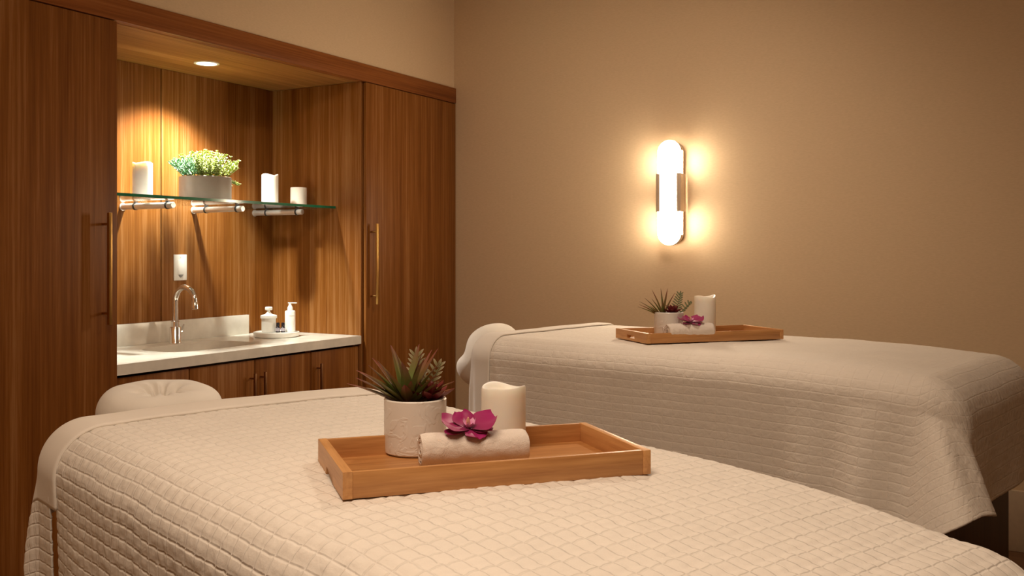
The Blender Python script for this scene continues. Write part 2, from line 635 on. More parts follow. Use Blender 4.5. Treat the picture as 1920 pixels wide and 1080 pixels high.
t = thing('recessed_downlight', 'small round lit downlight recessed in the teak niche soffit', 'ceiling light', (LX, LY, SOF))
bm = bmesh.new()
lathe(bm, [(0.054, 0.0), (0.054, -0.004), (0.044, -0.004), (0.041, 0.010), (0.041, 0.035)], 40, False, False)
o = obj('trim_ring', bm, white_plastic, t)
bm = bmesh.new()
lathe(bm, [(0.041, 0.012), (0.041, 0.018)], 32)
obj('lens', bm, lens_glow, t)

# back panels of the niche: two veneer sheets with a thin open joint
t = thing('niche_back_panel', 'teak veneer back of the sink niche in two sheets with a dark joint', 'panel', (0, 0, 0))
for a, c in ((YL + 0.001, 2.992), (2.997, YR - 0.001)):
    obj('veneer_sheet', box(XN - 0.018, XN, a, c, 0.76, SOF - 0.001, 0.0008), wood_v, t, sm=False)
obj('joint_backing', box(XN - 0.03, XN - 0.019, YL + 0.001, YR - 0.001, 0.76, SOF - 0.001), joint_dark, t, sm=False)

# base cabinets
CT = 0.840
doors = [(2.300, 2.656), (2.659, 3.011), (3.014, 3.364), (3.367, 3.707)]


def base_cabinet(y0, y1, drs, label):
    t = thing('base_cabinet', label, 'cabinet', (0, 0, 0), group=None)
    bm = bmesh.new()
    xf = FX - 0.055
    bx(bm, XN, xf, y0, y0 + 0.018, 0.10, CT - 0.042)
    bx(bm, XN, xf, y1 - 0.018, y1, 0.10, CT - 0.042)
    bx(bm, XN, xf, y0 + 0.018, y1 - 0.018, 0.10, 0.118)
    bx(bm, XN, XN + 0.01, y0 + 0.018, y1 - 0.018, 0.118, 0.62)
    obj('cabinet_body', bm, wood_v, t, sm=False)
    obj('toe_kick', box(xf - 0.07, xf - 0.05, y0, y1, 0.0, 0.10), dark_wood, t, sm=False)
    for (a, c), hy in drs:
        d = obj('door', box(xf + 0.001, xf + 0.020, a + 0.0015, c - 0.0015, 0.104, CT - 0.052, 0.001), wood_v, t)
        bar_handle(xf + 0.020, hy, 0.575, 0.735, 0.010, bronze, d, 0.034, 0.022)
    return t


base_cabinet(2.299, 2.657, [(doors[0], 2.33)], 'teak base cabinet under the counter at its left end')
base_cabinet(2.658, 3.365, [(doors[1], 2.985), (doors[2], 3.045)], 'teak base cabinet with a pair of doors and bronze bar pulls under the sink')
base_cabinet(3.366, 3.708, [(doors[3], 3.405)], 'teak base cabinet under the right end of the counter')

# worktop with an undermount basin
SX, SY, SA, SB = -3.245, 2.950, 0.145, 0.250


def sink_fn(a, k=1.0):
    e = 2 / 3.4
    c, s = cos(a), sin(a)
    return (SX + k * SA * math.copysign(abs(c) ** e, c), SY + k * SB * math.copysign(abs(s) ** e, s))


bm = plate_with_hole(XN + 0.001, FX - 0.018, YL + 0.001, YR - 0.001, CT - 0.040, CT, sink_fn, 64)
ct = obj('countertop', bm, stone, None, ang=30)
tag(ct, 'cream quartz counter slab spanning the sink niche with a polished front edge', 'countertop')
bk = obj('backsplash', box(XN + 0.001, XN + 0.020, YL + 0.001, YR - 0.19, CT, CT + 0.095, 0.0015), stone)
tag(bk, 'low cream quartz upstand along the back of the counter', 'backsplash')
sk = thing('undermount_sink', 'oval undermount basin let into the quartz counter', 'sink', (0, 0, 0))
bm = bmesh.new()
rings = []
prof = [(1.06, -0.0405), (1.0, -0.0405), (0.98, -0.07), (0.93, -0.12), (0.80, -0.155), (0.4, -0.170), (0.09, -0.174), (0.09, -0.184), (0.42, -0.180), (0.84, -0.165), (0.97, -0.125), (1.06, -0.05)]
n = 56
for k, z in prof:
    rings.append([bm.verts.new((*sink_fn(2 * pi * i / n, k), CT + z)) for i in range(n)])
for r0, r1 in zip(rings, rings[1:] + rings[:1]):
    for i in range(n):
        j = (i + 1) % n
        bm.faces.new((r0[i], r0[j], r1[j], r1[i]))
obj('basin', bm, sink_m, sk)
bm = bmesh.new()
lathe(bm, [(0.012, CT - 0.176), (0.030, CT - 0.172), (0.030, CT - 0.1695), (0.022, CT - 0.1685), (0.006, CT - 0.172)], 24, cx=SX, cy=SY)
obj('drain', bm, chrome, sk)

# faucet
f = thing('faucet', 'chrome gooseneck faucet standing behind the basin', 'faucet', (-3.450, 2.991, CT))
bm = bmesh.new()
lathe(bm, [(0.027, 0.0), (0.027, 0.004), (0.0255, 0.006), (0.0255, 0.070), (0.024, 0.073), (0.0185, 0.074), (0.0185, 0.098), (0.015, 0.101)], 32)
obj('base', bm, chrome, f)
bm = bmesh.new()
pts = [(0, 0, 0.095), (0, 0, 0.185)]
R = 0.062
for i in range(1, 15):
    a = pi - i * radians(205) / 14 * 0.87
    pts.append((R + R * cos(a), 0, 0.185 + R * 1.08 * sin(a)))
pe = Vector(pts[-1])
pd = (Vector(pts[-1]) - Vector(pts[-2])).normalized()
tube(bm, pts, 0.0125, 20)
obj('spout', bm, chrome, f)
bm = bmesh.new()
tube(bm, [pe - pd * 0.002, pe + pd * 0.004, pe + pd * 0.030, pe + pd * 0.032], [0.0125, 0.0148, 0.0148, 0.011], 20)
obj('aerator', bm, chrome, f)
bm = bmesh.new()
tube(bm, [(0, 0.022, 0.048), (0, 0.034, 0.050)], 0.009, 16)
tube(bm, [(0, 0.034, 0.050), (0.010, 0.040, 0.082)], [0.0045, 0.003], 10)
obj('lever', bm, chrome, f)
f.rotation_euler = (0, 0, radians(0))

# outlet plate with a night light
o = thing('wall_outlet', 'white wall plate with small grille above the faucet', 'outlet', (XN, 3.101, 1.177))
obj('cover_plate', box(0.0, 0.006, -0.037, 0.037, -0.060, 0.060, 0.002), white_plastic, o)
obj('insert', box(0.0055, 0.0085, -0.0175, 0.0175, -0.034, 0.034, 0.001), white_plastic, o)
bm = bmesh.new()
for k in range(5):
    bx(bm, 0.0055, 0.0098, -0.013 + 0.0018 * k, 0.013 - 0.0018 * k, -0.034 - 0.0026 * k, -0.0325 - 0.0026 * k)
obj('grille', bm, grey_grille, o)
for z in (-0.048, 0.048):
    obj('screw', tube(bmesh.new(), [(0.005, 0, z), (0.0068, 0, z)], 0.003, 12), white_plastic, o)

# glass shelf on steel tube brackets
SZ = 1.464
gs = thing('glass_shelf', 'clear glass shelf with green edges across the niche', 'shelf', (0, 0, 0))
bm = bmesh.new()
bx(bm, XN + 0.004, -3.127, YL + 0.004, YR - 0.004, SZ, SZ + 0.012)
obj('glass_panel', bm, glass, gs, sm=False)
bm = bmesh.new()
bx(bm, -3.1268, -3.1245, YL + 0.004, YR - 0.006, SZ, SZ + 0.012)
obj('front_edge', bm, glass_edge, gs, sm=False)['label'] = 'green polished glass edge'
bracket = None
for y in (2.788, 3.182, 3.576):
    if bracket is None:
        b0 = thing('shelf_bracket', '', 'bracket', (XN, y, SZ - 0.0185), group='steel tube brackets under the glass shelf')
        bm = bmesh.new()
        tube(bm, [(0.0, 0, 0), (0.004, 0, 0)], 0.017, 28)
        obj('wall_flange', bm, steel, b0)
        bm = bmesh.new()
        tube(bm, [(0.004, 0, 0), (0.318, 0, 0), (0.320, 0, 0)], [0.0135, 0.0135, 0.0115], 24)
        obj('tube_arm', bm, steel, b0)
        for xx in (0.085, 0.285):
            bm = bmesh.new()
            tube(bm, [(xx - 0.004, 0, 0), (xx + 0.004, 0, 0)], 0.0162, 24)
            bx(bm, xx - 0.007, xx + 0.007, -0.007, 0.007, 0.012, 0.0183, 0.001)
            obj('clamp', bm, gasket, b0)
        bracket = b0
    else:
        b0 = copy_tree(bracket)
        b0.location = (XN, y, SZ - 0.0185)
    b0['label'] = {2.788: 'steel tube bracket under the glass shelf, below the leftmost candle',
                   3.182: 'steel tube bracket under the glass shelf, just right of the bushy planter',
                   3.576: 'steel tube bracket under the glass shelf, below the two white candles'}[y]


# ------------------------------------------------------------------ candles
def candle(name, label, loc, r, h, seed, mat=wax, dip=0.010, rz=0.0, wick=True, tilt=0.0, group='pillar candles', melt=True):
    t = thing(name, label, 'candle', loc, rz, group)
    rnd = random.Random(seed)
    ph = rnd.random() * 6

    def edge(a, rr, z):
        dz = 0.0
        if z > h - 0.012 and melt:
            dz = dip * (0.5 * sin(a * 2 + ph) + 0.35 * sin(3 * a + ph * 1.7) - 0.3) * (1 if rr > r * 0.8 else 0.55)
        return 0.0, dz
    bm = bmesh.new()
    prof = [(r - 0.002, 0), (r, 0.002)]
    k = 10
    for i in range(1, k):
        prof.append((r, 0.002 + (h - 0.010) * i / k))
    prof += [(r, h - 0.004), (r - 0.0012, h), (r - 0.005, h - 0.001), (r - 0.008, h - 0.008), (r * 0.55, h - 0.018), (0.004, h - 0.020)]
    lathe(bm, prof, 56, rfun=edge)
    obj('wax_body', bm, mat, t, ang=60)
    if wick:
        bm = bmesh.new()
        tube(bm, [(0, 0, h - 0.021), (0.0005, 0, h - 0.012)], [0.0016, 0.0012], 8)
        obj('wick', bm, gasket, t)
    return t


SHELF = SZ + 0.012
candle('candle', 'tall ivory pillar candle at the left end of the glass shelf', (-3.375, 2.753, SHELF), 0.0405, 0.152, 3, wax_glow, 0.004)
candle('candle', 'tall ivory pillar candle on the glass shelf right of the bushy planter', (-3.300, 3.429, SHELF), 0.0395, 0.146, 8, wax, 0.006, rz=1.2)
candle('candle', 'short flat topped white candle at the right end of the glass shelf', (-3.300, 3.629, SHELF), 0.0400, 0.094, 5, wax, 0.0, melt=False)


# ------------------------------------------------------------------ leaves
def add_leaf(bm, uvl, base, d, up, length, width, bend=0.3, fold=0.35, n=6, thick=0.0012, shape=0.35, tipw=0.05):
    """a tapering folded strip with thickness; base, unit direction d, up = side the leaf faces"""
    d = Vector(d).normalized()
    up = Vector(up)
    up = (up - d * up.dot(d))
    if up.length < 1e-4:
        up = d.orthogonal()
    up.normalize()
    side = d.cross(up).normalized()
    rows = []
    p = Vector(base)
    dd = d.copy()
    uu = up.copy()
    for i in range(n + 1):
        s = i / n
        if s < shape:
            wd = width * (0.55 + 0.45 * sin(s / shape * pi / 2))
        else:
            wd = width * (tipw + (1 - tipw) * (1 - ((s - shape) / (1 - shape)) ** 1.6))
        f = fold * wd
        rows.append(([p - side * wd / 2 + uu * f, p.copy(), p + side * wd / 2 + uu * f,
                      p - uu * thick * (1.2 - s)], s))
        dd = (dd - uu * bend / n).normalized()
        uu = (uu + dd * bend / n)
        uu = (uu - dd * uu.dot(dd)).normalized()
        p = p + dd * (length / n)
    vr = [([bm.verts.new(c) for c in r], s) for r, s in rows]
    for (a, sa), (c, sc) in zip(vr, vr[1:]):
        for i0, i1, u0, u1 in ((0, 1, 0, .5), (1, 2, .5, 1), (2, 3, 1, .5), (3, 0, .5, 0)):
            fc = bm.faces.new((a[i0], a[i1], c[i1], c[i0]))
            for lp, uvv in zip(fc.loops, ((u0, sa), (u1, sa), (u1, sc), (u0, sc))):
                lp[uvl].uv = uvv


def leaf_obj(name, mat, parent, args_list):
    bm = bmesh.new()
    uvl = bm.loops.layers.uv.new('UVMap')
    for a in args_list:
        add_leaf(bm, uvl, **a)
    return obj(name, bm, mat, parent, ang=50)


def ceramic_pot(parent, r, h, mat, wall=0.005, soil_z=None, n=56, taper=0.0):
    bm = bmesh.new()
    prof = [(r * 0.90, 0.0), (r * 0.985 - taper, 0.004), (r - taper, 0.012), (r, h * 0.5), (r, h - 0.002), (r - 0.002, h), (r - wall, h - 0.001), (r - wall, h - 0.03), (r - wall, 0.008)]
    lathe(bm, prof, n)
    obj('pot', bm, mat, parent)
    sz = soil_z if soil_z else h - 0.012
    bm = bmesh.new()
    lathe(bm, [(r - wall - 0.0005, sz - 0.01), (r - wall - 0.0005, sz), (r * 0.4, sz + 0.004), (0.004, sz + 0.005)], 32)
    obj('soil', bm, soil, parent)
    return sz


def succulent_pot(label, loc, rz, r, h, seed, spike_c, ros_c, frond_c, frond_mat, nspike, spike_len, view):
    """view = horizontal unit vector towards the viewer in the pot's frame, right = its right hand"""
    t = thing('potted_succulent', label, 'potted plant', loc, rz, 'succulent pots on the trays')
    sz = ceramic_pot(t, r, h, pot_m)
    rnd = random.Random(seed)
    right = Vector((-view[1], view[0], 0))
    vw = Vector((view[0], view[1], 0))
    up = Vector((0, 0, 1))
    c = right * spike_c + up * sz
    for i, (ax, ay, ln, wd, mt) in enumerate(nspike):
        # ax = lean to the right, ay = lean to the viewer
        d = (up + right * ax + vw * ay).normalized()
        face = (-right * ax - vw * ay + up * 0.3 + vw * 0.25)
        b = c + right * ax * 0.008 + vw * ay * 0.008 + vw * 0.006
        leaf_obj('leaf', spike_red if mt else spike_green, t,
                 [dict(base=b, d=d, up=face, length=ln * spike_len, width=wd, bend=0.12 + 0.15 * rnd.random(), fold=0.28, n=7, thick=0.0016, shape=0.30)])
    c = right * ros_c[0] + vw * ros_c[1] + up * (sz + 0.008)
    for ring, (cnt, elev, ln, wd) in enumerate(((7, 0.30, 0.030, 0.013), (6, 0.85, 0.026, 0.012), (4, 1.8, 0.020, 0.009))):
        for k in range(cnt):
            a = 2 * pi * (k + ring * 0.37) / cnt
            o = right * cos(a) + vw * sin(a)
            leaf_obj('rosette_leaf', rosette_m, t,
                     [dict(base=c + up * 0.003 * ring + o * 0.003, d=(o + up * elev).normalized(), up=(up - o * 0.5), length=ln * ros_c[2], width=wd * ros_c[2], bend=-0.35, fold=0.2, n=5, thick=0.003, shape=0.55)])
    # pinnate fronds
    for (fx, fy, lx, ly, L, cnt) in frond_c:
        b = right * fx + vw * fy + up * sz
        d = (up + right * lx + vw * ly).normalized()
        sd = right if abs(lx) < 1.5 else up
        fr = bmesh.new()
        pts = [b + d * L * i / 6 + right * lx * 0.01 * (i / 6) ** 2 for i in range(7)]
        tube(fr, pts, [0.0013 - 0.0001 * i for i in range(7)], 6)
        fo = obj('frond_stem', fr, frond_mat, t)
        al = []
        for k in range(cnt):
            s = 0.30 + 0.66 * k / (cnt - 1)
            p = b + d * L * s
            for sg in (-1, 1):
                dirv = (sd * sg * (1.0 - 0.35 * s) + d * (0.30 + 0.5 * s)).normalized()
                al.append(dict(base=p, d=dirv, up=vw + up * 0.2, length=L * (0.34 - 0.10 * s), width=0.0055, bend=0.15, fold=0.15, n=4, thick=0.0008, shape=0.6, tipw=0.15))
        al.append(dict(base=b + d * L, d=d, up=vw, length=L * 0.2, width=0.006, bend=0.0, fold=0.15, n=4, thick=0.0008, shape=0.5))
        leaf_obj('frond_leaflets', frond_mat, fo, al)
    return t


# bushy planter on the glass shelf
t = thing('bushy_planter', 'taupe cylinder planter full of yellow green boxwood sprigs on the glass shelf', 'potted plant', (-3.300, 3.028, SHELF))
sz = ceramic_pot(t, 0.112, 0.105, taupe_pot, 0.006)
rnd = random.Random(11)


def sprigs(name, cnt, sel, mat, label):
    bm = bmesh.new()
    uvl = bm.loops.layers.uv.new('UVMap')
    k = 0
    while k < cnt:
        # y runs along the shelf; the viewer sees y towards the right
        fy, fx = rnd.uniform(-1, 1), rnd.uniform(-1, 1)
        if fx * fx + fy * fy > 1 or not sel(fy, fx):
            continue
        k += 1
        b = Vector((fx * 0.085, fy * 0.085, sz))
        lean = Vector((fx * 0.7, fy * 1.05, 1.0)).normalized()
        L = 0.066 + 0.050 * (1 - fx * fx * 0.4 - fy * fy * 0.3) + rnd.uniform(-0.010, 0.014)
        if fy > 0.82:
            lean = Vector((fx * 0.6, 1.3, 0.25 * rnd.random())).normalized()
            L *= 0.72
        m = 8
        for q in range(m):
            s = 0.25 + 0.75 * q / (m - 1)
            p = b + lean * L * s + Vector((0, 0, -0.018 * abs(fy) * s * s))
            for w_ in range(3):
                a = rnd.uniform(0, 2 * pi)
                o = Vector((cos(a), sin(a), 0))
                d = (o * 0.9 + lean * 0.9).normalized()
                add_leaf(bm, uvl, p, d, lean - o * 0.4, rnd.uniform(0.010, 0.015), rnd.uniform(0.0045, 0.0065), 0.1, 0.15, 2, 0.0006, 0.5, 0.35)
                # tone follows how far up the sprig the leaf sits (young tips are paler)
        # tips
        for w_ in range(4):
            a = rnd.uniform(0, 2 * pi)
            o = Vector((cos(a), sin(a), 0))
            add_leaf(bm, uvl, b + lean * L + Vector((0, 0, -0.018 * abs(fy))), (o * 0.5 + lean).normalized(), lean, 0.011, 0.006, 0.0, 0.15, 2, 0.0006, 0.5, 0.4)
    o = obj(name, bm, mat, t, ang=60)
    o['kind'] = 'stuff'
    o['label'] = label
    return o


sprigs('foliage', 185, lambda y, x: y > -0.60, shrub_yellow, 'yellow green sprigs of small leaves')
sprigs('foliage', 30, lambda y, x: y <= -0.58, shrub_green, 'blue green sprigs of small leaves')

# ------------------------------------------------------------------ round tray with toiletries on the counter
TX, TY = -3.290, 3.462
t = tag(obj('amenity_tray', lathe(bmesh.new(), [(0.100, 0.0), (0.106, 0.003), (0.109, 0.020), (0.108, 0.024), (0.104, 0.025), (0.102, 0.0225), (0.004, 0.022)], 56), marble, loc=(TX, TY, CT)),
        'round white marble tray on the counter right of the basin', 'tray')
TZ = CT + 0.0225


def on_tray(dr, df):
    """offset to the right and away, as seen from the room's middle"""
    r = Vector((0.80, 0.60, 0))
    f_ = Vector((-0.60, 0.80, 0))
    q = Vector((TX, TY, TZ)) + r * dr + f_ * df
    return q


t = thing('lidded_jar', 'white ceramic jar with a square knob lid on the marble tray', 'jar', on_tray(-0.036, 0.0))
obj('jar_body', lathe(bmesh.new(), [(0.030, 0), (0.033, 0.002), (0.034, 0.006), (0.034, 0.066), (0.030, 0.068)], 40), white_plastic, t)
obj('lid', lathe(bmesh.new(), [(0.037, 0.0665), (0.039, 0.068), (0.039, 0.079), (0.036, 0.082), (0.018, 0.086), (0.012, 0.092), (0.0065, 0.100), (0.0065, 0.106)], 40), white_plastic, t)
obj('knob', bx(bmesh.new(), -0.014, 0.014, -0.014, 0.014, 0.105, 0.122, 0.005, 3), white_plastic, t)

t = thing('pump_bottle', 'white lotion pump bottle at the right of the marble tray', 'bottle', on_tray(0.064, 0.012), radians(20))
obj('bottle_body', lathe(bmesh.new(), [(0.022, 0), (0.0245, 0.002), (0.0248, 0.006), (0.0248, 0.098), (0.0235, 0.101), (0.012, 0.103)], 40), white_plastic, t)
bm = lathe(bmesh.new(), [(0.013, 0.102), (0.0135, 0.104), (0.0125, 0.118), (0.008, 0.126), (0.0055, 0.134), (0.0055, 0.138)], 28)
bx(bm, -0.010, 0.034, -0.0055, 0.0055, 0.137, 0.1415, 0.0015)
obj('pump', bm, white_plastic, t)
fc = bpy.data.curves.new('lettering', 'FONT')
fc.body = 'VOYA'
fc.size = 0.011
fc.align_x = 'CENTER'
fc.extrude = 0.0002
tmp = bpy.data.objects.new('lettering', fc)
me = bpy.data.meshes.new_from_object(tmp)
bpy.data.objects.remove(tmp)
for v in me.vertices:                       # wrap the print round the bottle, facing the room
    a = v.co.x / 0.025
    rr = 0.0249 + v.co.z
    v.co = (rr * cos(a - 0.85), rr * sin(a - 0.85), 0.074 + v.co.y)
me.materials.append(print_grey)
lo = bpy.data.objects.new('lettering', me)
COL.objects.link(lo)
lo.parent = t

for k, (dr, lb) in enumerate(((0.010, 'tiny dark glass vial next to the lidded jar on the marble tray'),
                              (0.034, 'tiny dark glass vial next to the white pump bottle on the marble tray'))):
    t = thing('oil_vial', lb, 'bottle', on_tray(dr, -0.022), group='dark oil vials on the marble tray')
    obj('vial_body', lathe(bmesh.new(), [(0.0095, 0), (0.0105, 0.001), (0.0105, 0.024), (0.007, 0.028), (0.006, 0.031)], 24), dark_glass, t)
    obj('paper_label', lathe(bmesh.new(), [(0.0107, 0.006), (0.0107, 0.022)], 24, False, False), vial_label, t)
    obj('cap', lathe(bmesh.new(), [(0.0082, 0.030), (0.0085, 0.031), (0.0078, 0.046), (0.0065, 0.047)], 24), dark_glass, t)

# ------------------------------------------------------------------ wall sconce
sc = thing('wall_sconce', 'lit vertical capsule wall sconce with a metal band on the beige wall', 'wall lamp', (-1.656, YB, 1.538))


def capsule(w_, h_, y0, y1, bev=0.0, n=20):
    """stadium outline in x-z, thickness along y"""
    bm = bmesh.new()
    r = w_ / 2
    pts = []
    for i in range(n + 1):
        a = pi * i / n
        pts.append((r * cos(a), (h_ / 2 - r) + r * sin(a)))
    for i in range(n + 1):
        a = pi + pi * i / n
        pts.append((r * cos(a), -(h_ / 2 - r) + r * sin(a)))
    lv = [(y0, 1.0), (y1 + bev, 1.0), (y1 + bev * 0.3, 1 - bev * 0.3 / r), (y1, 1 - bev / r)] if bev else [(y0, 1.0), (y1, 1.0)]
    rings = []
    for y, k in lv:
        sub = (1 - k) * r
        ring = []
        for (x, z) in pts:
            zc = max(-(h_ / 2 - r), min(h_ / 2 - r, z))
            dx, dz = x, z - zc
            L = sqrt(dx * dx + dz * dz) or 1
            ring.append(bm.verts.new((x - dx / L * sub, y, z - dz / L * sub)))
        rings.append(ring)
    m = len(pts)
    for a, c in zip(rings, rings[1:]):
        for i in range(m):
            j = (i + 1) % m
            bm.faces.new((a[i], a[j], c[j], c[i]))
    bm.faces.new(rings[0])
    bm.faces.new(list(reversed(rings[-1])))
    return bm


obj('backplate', capsule(0.064, 0.36, 0.0, -0.040), sconce_metal, sc)
obj('housing', capsule(0.112, 0.504, -0.040, -0.060), sconce_metal, sc)
obj('diffuser', capsule(0.118, 0.510, -0.0602, -0.098, 0.006), sconce_glow, sc, ang=60)
bm = bmesh.new()
for s in (-1, 1):
    xo = s * 0.0625
    xi = s * 0.0595
    bx(bm, min(xo, xi), max(xo, xi), -0.1045, -0.036, -0.093, 0.093, 0.0008)
    x2 = s * 0.043
    bx(bm, min(x2, xo), max(x2, xo), -0.1050, -0.1015, -0.093, 0.093, 0.0008)
obj('side_band', bm, sconce_metal, sc)
for sg in (-1, 1):                          # metal rims round the two curved ends
    bm = bmesh.new()
    rr = []
    for k in range(25):
        a = radians(8) + radians(164) * k / 24
        cs = [(0.0594, -0.060), (0.0612, -0.060), (0.0612, -0.090), (0.0594, -0.090)]
        rr.append([bm.verts.new((q * cos(a), yy, sg * (0.196 + q * sin(a)))) for q, yy in cs])
    for a_, b_ in zip(rr, rr[1:]):
        for k in range(4):
            bm.faces.new((a_[k], a_[(k + 1) % 4], b_[(k + 1) % 4], b_[k]))
    bm.faces.new(rr[0])
    bm.faces.new(rr[-1])
    obj('end_rim', bm, sconce_metal, sc)


# ------------------------------------------------------------------ massage beds
def cell(a, c, pa, pc):
    """stitched relief of a quilt: low in the seams, high on the pads; the lengthwise seams pull deeper"""
    u = abs(sin(pi * a / pa))
    v = abs(sin(pi * c / pc))
    return 0.47 * min(1.0, u * 2.0) ** 0.7 + 0.53 * min(1.0, v * 1.8) ** 0.7


class Drape:
    """a cloth laid over a bed top: flat cloth coordinates (p along, q across) to a point"""

    def __init__(s, L, W, R, ztop, dome=0.02, foot=0.05, amp=0.5, rf=None, off=0.0, seed=0, ripple=0.010, headR=None, k0=0.45, hamp=0.0, flare=0.0):
        s.hamp, s.flare = hamp, flare
        s.k0 = k0
        s.L, s.W, s.R, s.z, s.dome, s.foot, s.amp = L, W, R, ztop, dome, foot, amp
        s.rf = rf or R
        s.off = off
        s.seed = seed
        s.ripple = ripple
        s.hr = headR or R

    def top(s, x, y):
        t = min(1.0, abs(y) / (s.W / 2))
        k = max(0.0, (x - s.k0 * s.L) / ((1 - s.k0) * s.L))
        return s.z - s.dome * t * t - s.foot * k ** 2

    def at(s, p, q):
        R = s.R
        wy = s.W / 2 - R
        sg = 1 if q >= 0 else -1
        aq = abs(q)
        eb = max(0.0, aq - wy)
        xf = s.L - s.rf
        ef = max(0.0, p - xf)
        eh = max(0.0, s.hr - p)
        ea = ef if ef > 0 else eh
        dirx = 1 if ef > 0 else -1
        RA = s.rf if ef > 0 else s.hr

        def arc(e, r):
            if e <= pi * r / 2:
                return r * sin(e / r), r * (1 - cos(e / r)), sin(e / r), cos(e / r)
            return r, r + (e - pi * r / 2), 1.0, 0.0
        cx = min(max(p, s.hr), xf)
        cy = min(aq, wy)
        zt = s.top(cx, cy)
        if ea == 0 and eb == 0:
            e = 0.01
            nx = -(s.top(cx + e, cy) - s.top(cx - e, cy)) / (2 * e)
            ny = -(s.top(cx, cy + e) - s.top(cx, cy - e)) / (2 * e)
            n = Vector((nx, ny * sg, 1)).normalized()
            return Vector((cx, cy * sg, zt)), n
        rho = sqrt(ea * ea + eb * eb)
        phi = atan2(eb, ea)                     # 0 = straight off the end, pi/2 = straight off the side
        r = RA * cos(phi) ** 2 + R * sin(phi) ** 2
        h, v, sn, cn = arc(rho, r)
        d = max(0.0, rho - pi * r / 2)
        # slight waves in the hanging part, and a hanging fold at the corner
        if eb > 0 and ea == 0:
            wv = noise.noise(Vector((p * 4.5, sg * 3.1 + s.seed, 0))) + 0.15 * sin(p * 21 + s.seed)
            h += s.ripple * wv * min(1.0, d / 0.20)
            g = min(1.0, max(0.0, (p - (xf - 0.50)) / 0.50))
            g = g * g * (3 - 2 * g)
            h += s.flare * d * g * (1 + 0.45 * sin((p - xf) * 34))
        elif ea > 0 and eb == 0:
            wv = noise.noise(Vector((q * 4.5, 7.7 + s.seed, 0)))
            h += s.ripple * wv * min(1.0, d / 0.20)
        else:
            b_ = sin(2 * phi)
            k = min(1.0, d / 0.12)
            am_ = s.amp if ef > 0 else s.hamp
            if ef > 0:
                h += s.flare * d * sin(phi) ** 2
            h += am_ * d * (b_ ** 1.6) + k * 0.010 * sin(phi * 10 + s.seed) * b_
            h += s.ripple * k * (sin(phi) ** 4 * (noise.noise(Vector((p * 4.5, sg * 3.1 + s.seed, 0))) + 0.15 * sin(p * 21 + s.seed)))
            v = v - am_ * am_ * 0.35 * d * b_
        hx, hy = cos(phi) * dirx, sin(phi) * sg
        P = Vector((cx + hx * h, cy * sg + hy * h, zt - v))
        n = Vector((hx * sn, hy * sn, cn + 0.0001)).normalized()
        return P, n


def cloth_obj(name, dr, p0, p1, q0, q1, step, mat, parent, relief=None, lift=0.0, thick=0.004, rollp=None, edgefn=None, pillow=0.0):
    n1 = max(2, int((p1 - p0) / step))
    n2 = max(2, int((q1 - q0) / step))
    verts, faces = [], []
    for i in range(n1 + 1):
        for j in range(n2 + 1):
            p = p0 + (p1 - p0) * i / n1
            q = q0 + (q1 - q0) * j / n2
            pp, qq = (edgefn(p, q, i / n1, j / n2) if edgefn else (p, q))
            P, nn = dr.at(pp, qq)
            hgt = lift
            if relief:
                pa, pc, am = relief
                wob = 0.004 * noise.noise(Vector((pp * 6, qq * 6, dr.seed)))
                hgt += am * cell(pp + wob, qq + wob, pa, pc)
                hgt += am * 0.45 * noise.noise(Vector((pp * 60, qq * 60, 4.0 + dr.seed)))
            hgt += 0.0022 * noise.noise(Vector((pp * 7, qq * 7, 9.0 + dr.seed)))
            if pillow:
                e = min(i, n1 - i) / n1 * (p1 - p0)
                hgt -= pillow * max(0.0, 1 - e / 0.012) ** 2
            verts.append(P + nn * hgt)
    for i in range(n1):
        for j in range(n2):
            a = i * (n2 + 1) + j
            faces.append((a, a + 1, a + n2 + 2, a + n2 + 1))
    me = bpy.data.meshes.new(name)
    me.from_pydata(verts, [], faces)
    me.update()
    for p in me.polygons:
        p.use_smooth = True
    me.materials.append(mat)
    o = bpy.data.objects.new(name, me)
    COL.objects.link(o)
    o.parent = parent
    uvl = me.uv_layers.new(name='UVMap')
    co = []
    for i in range(n1 + 1):
        for j in range(n2 + 1):
            p, q = p0 + (p1 - p0) * i / n1, q0 + (q1 - q0) * j / n2
            wob = 0.004 * noise.noise(Vector((p * 6, q * 6, dr.seed)))
            co.append((p + wob + 2.15, q + wob + 2.03))
    flat = []
    for f_ in faces:
        for v_ in f_:
            flat += co[v_]
    uvl.data.foreach_set('uv', flat)
    # make the faces point outwards
    mid = me.polygons[(n1 // 2) * n2 + n2 // 2]
    if mid.normal.z < 0:
        me.flip_normals()
    sol = o.modifiers.new('thickness', 'SOLIDIFY')
    sol.thickness = thick
    sol.offset = -1
    return o


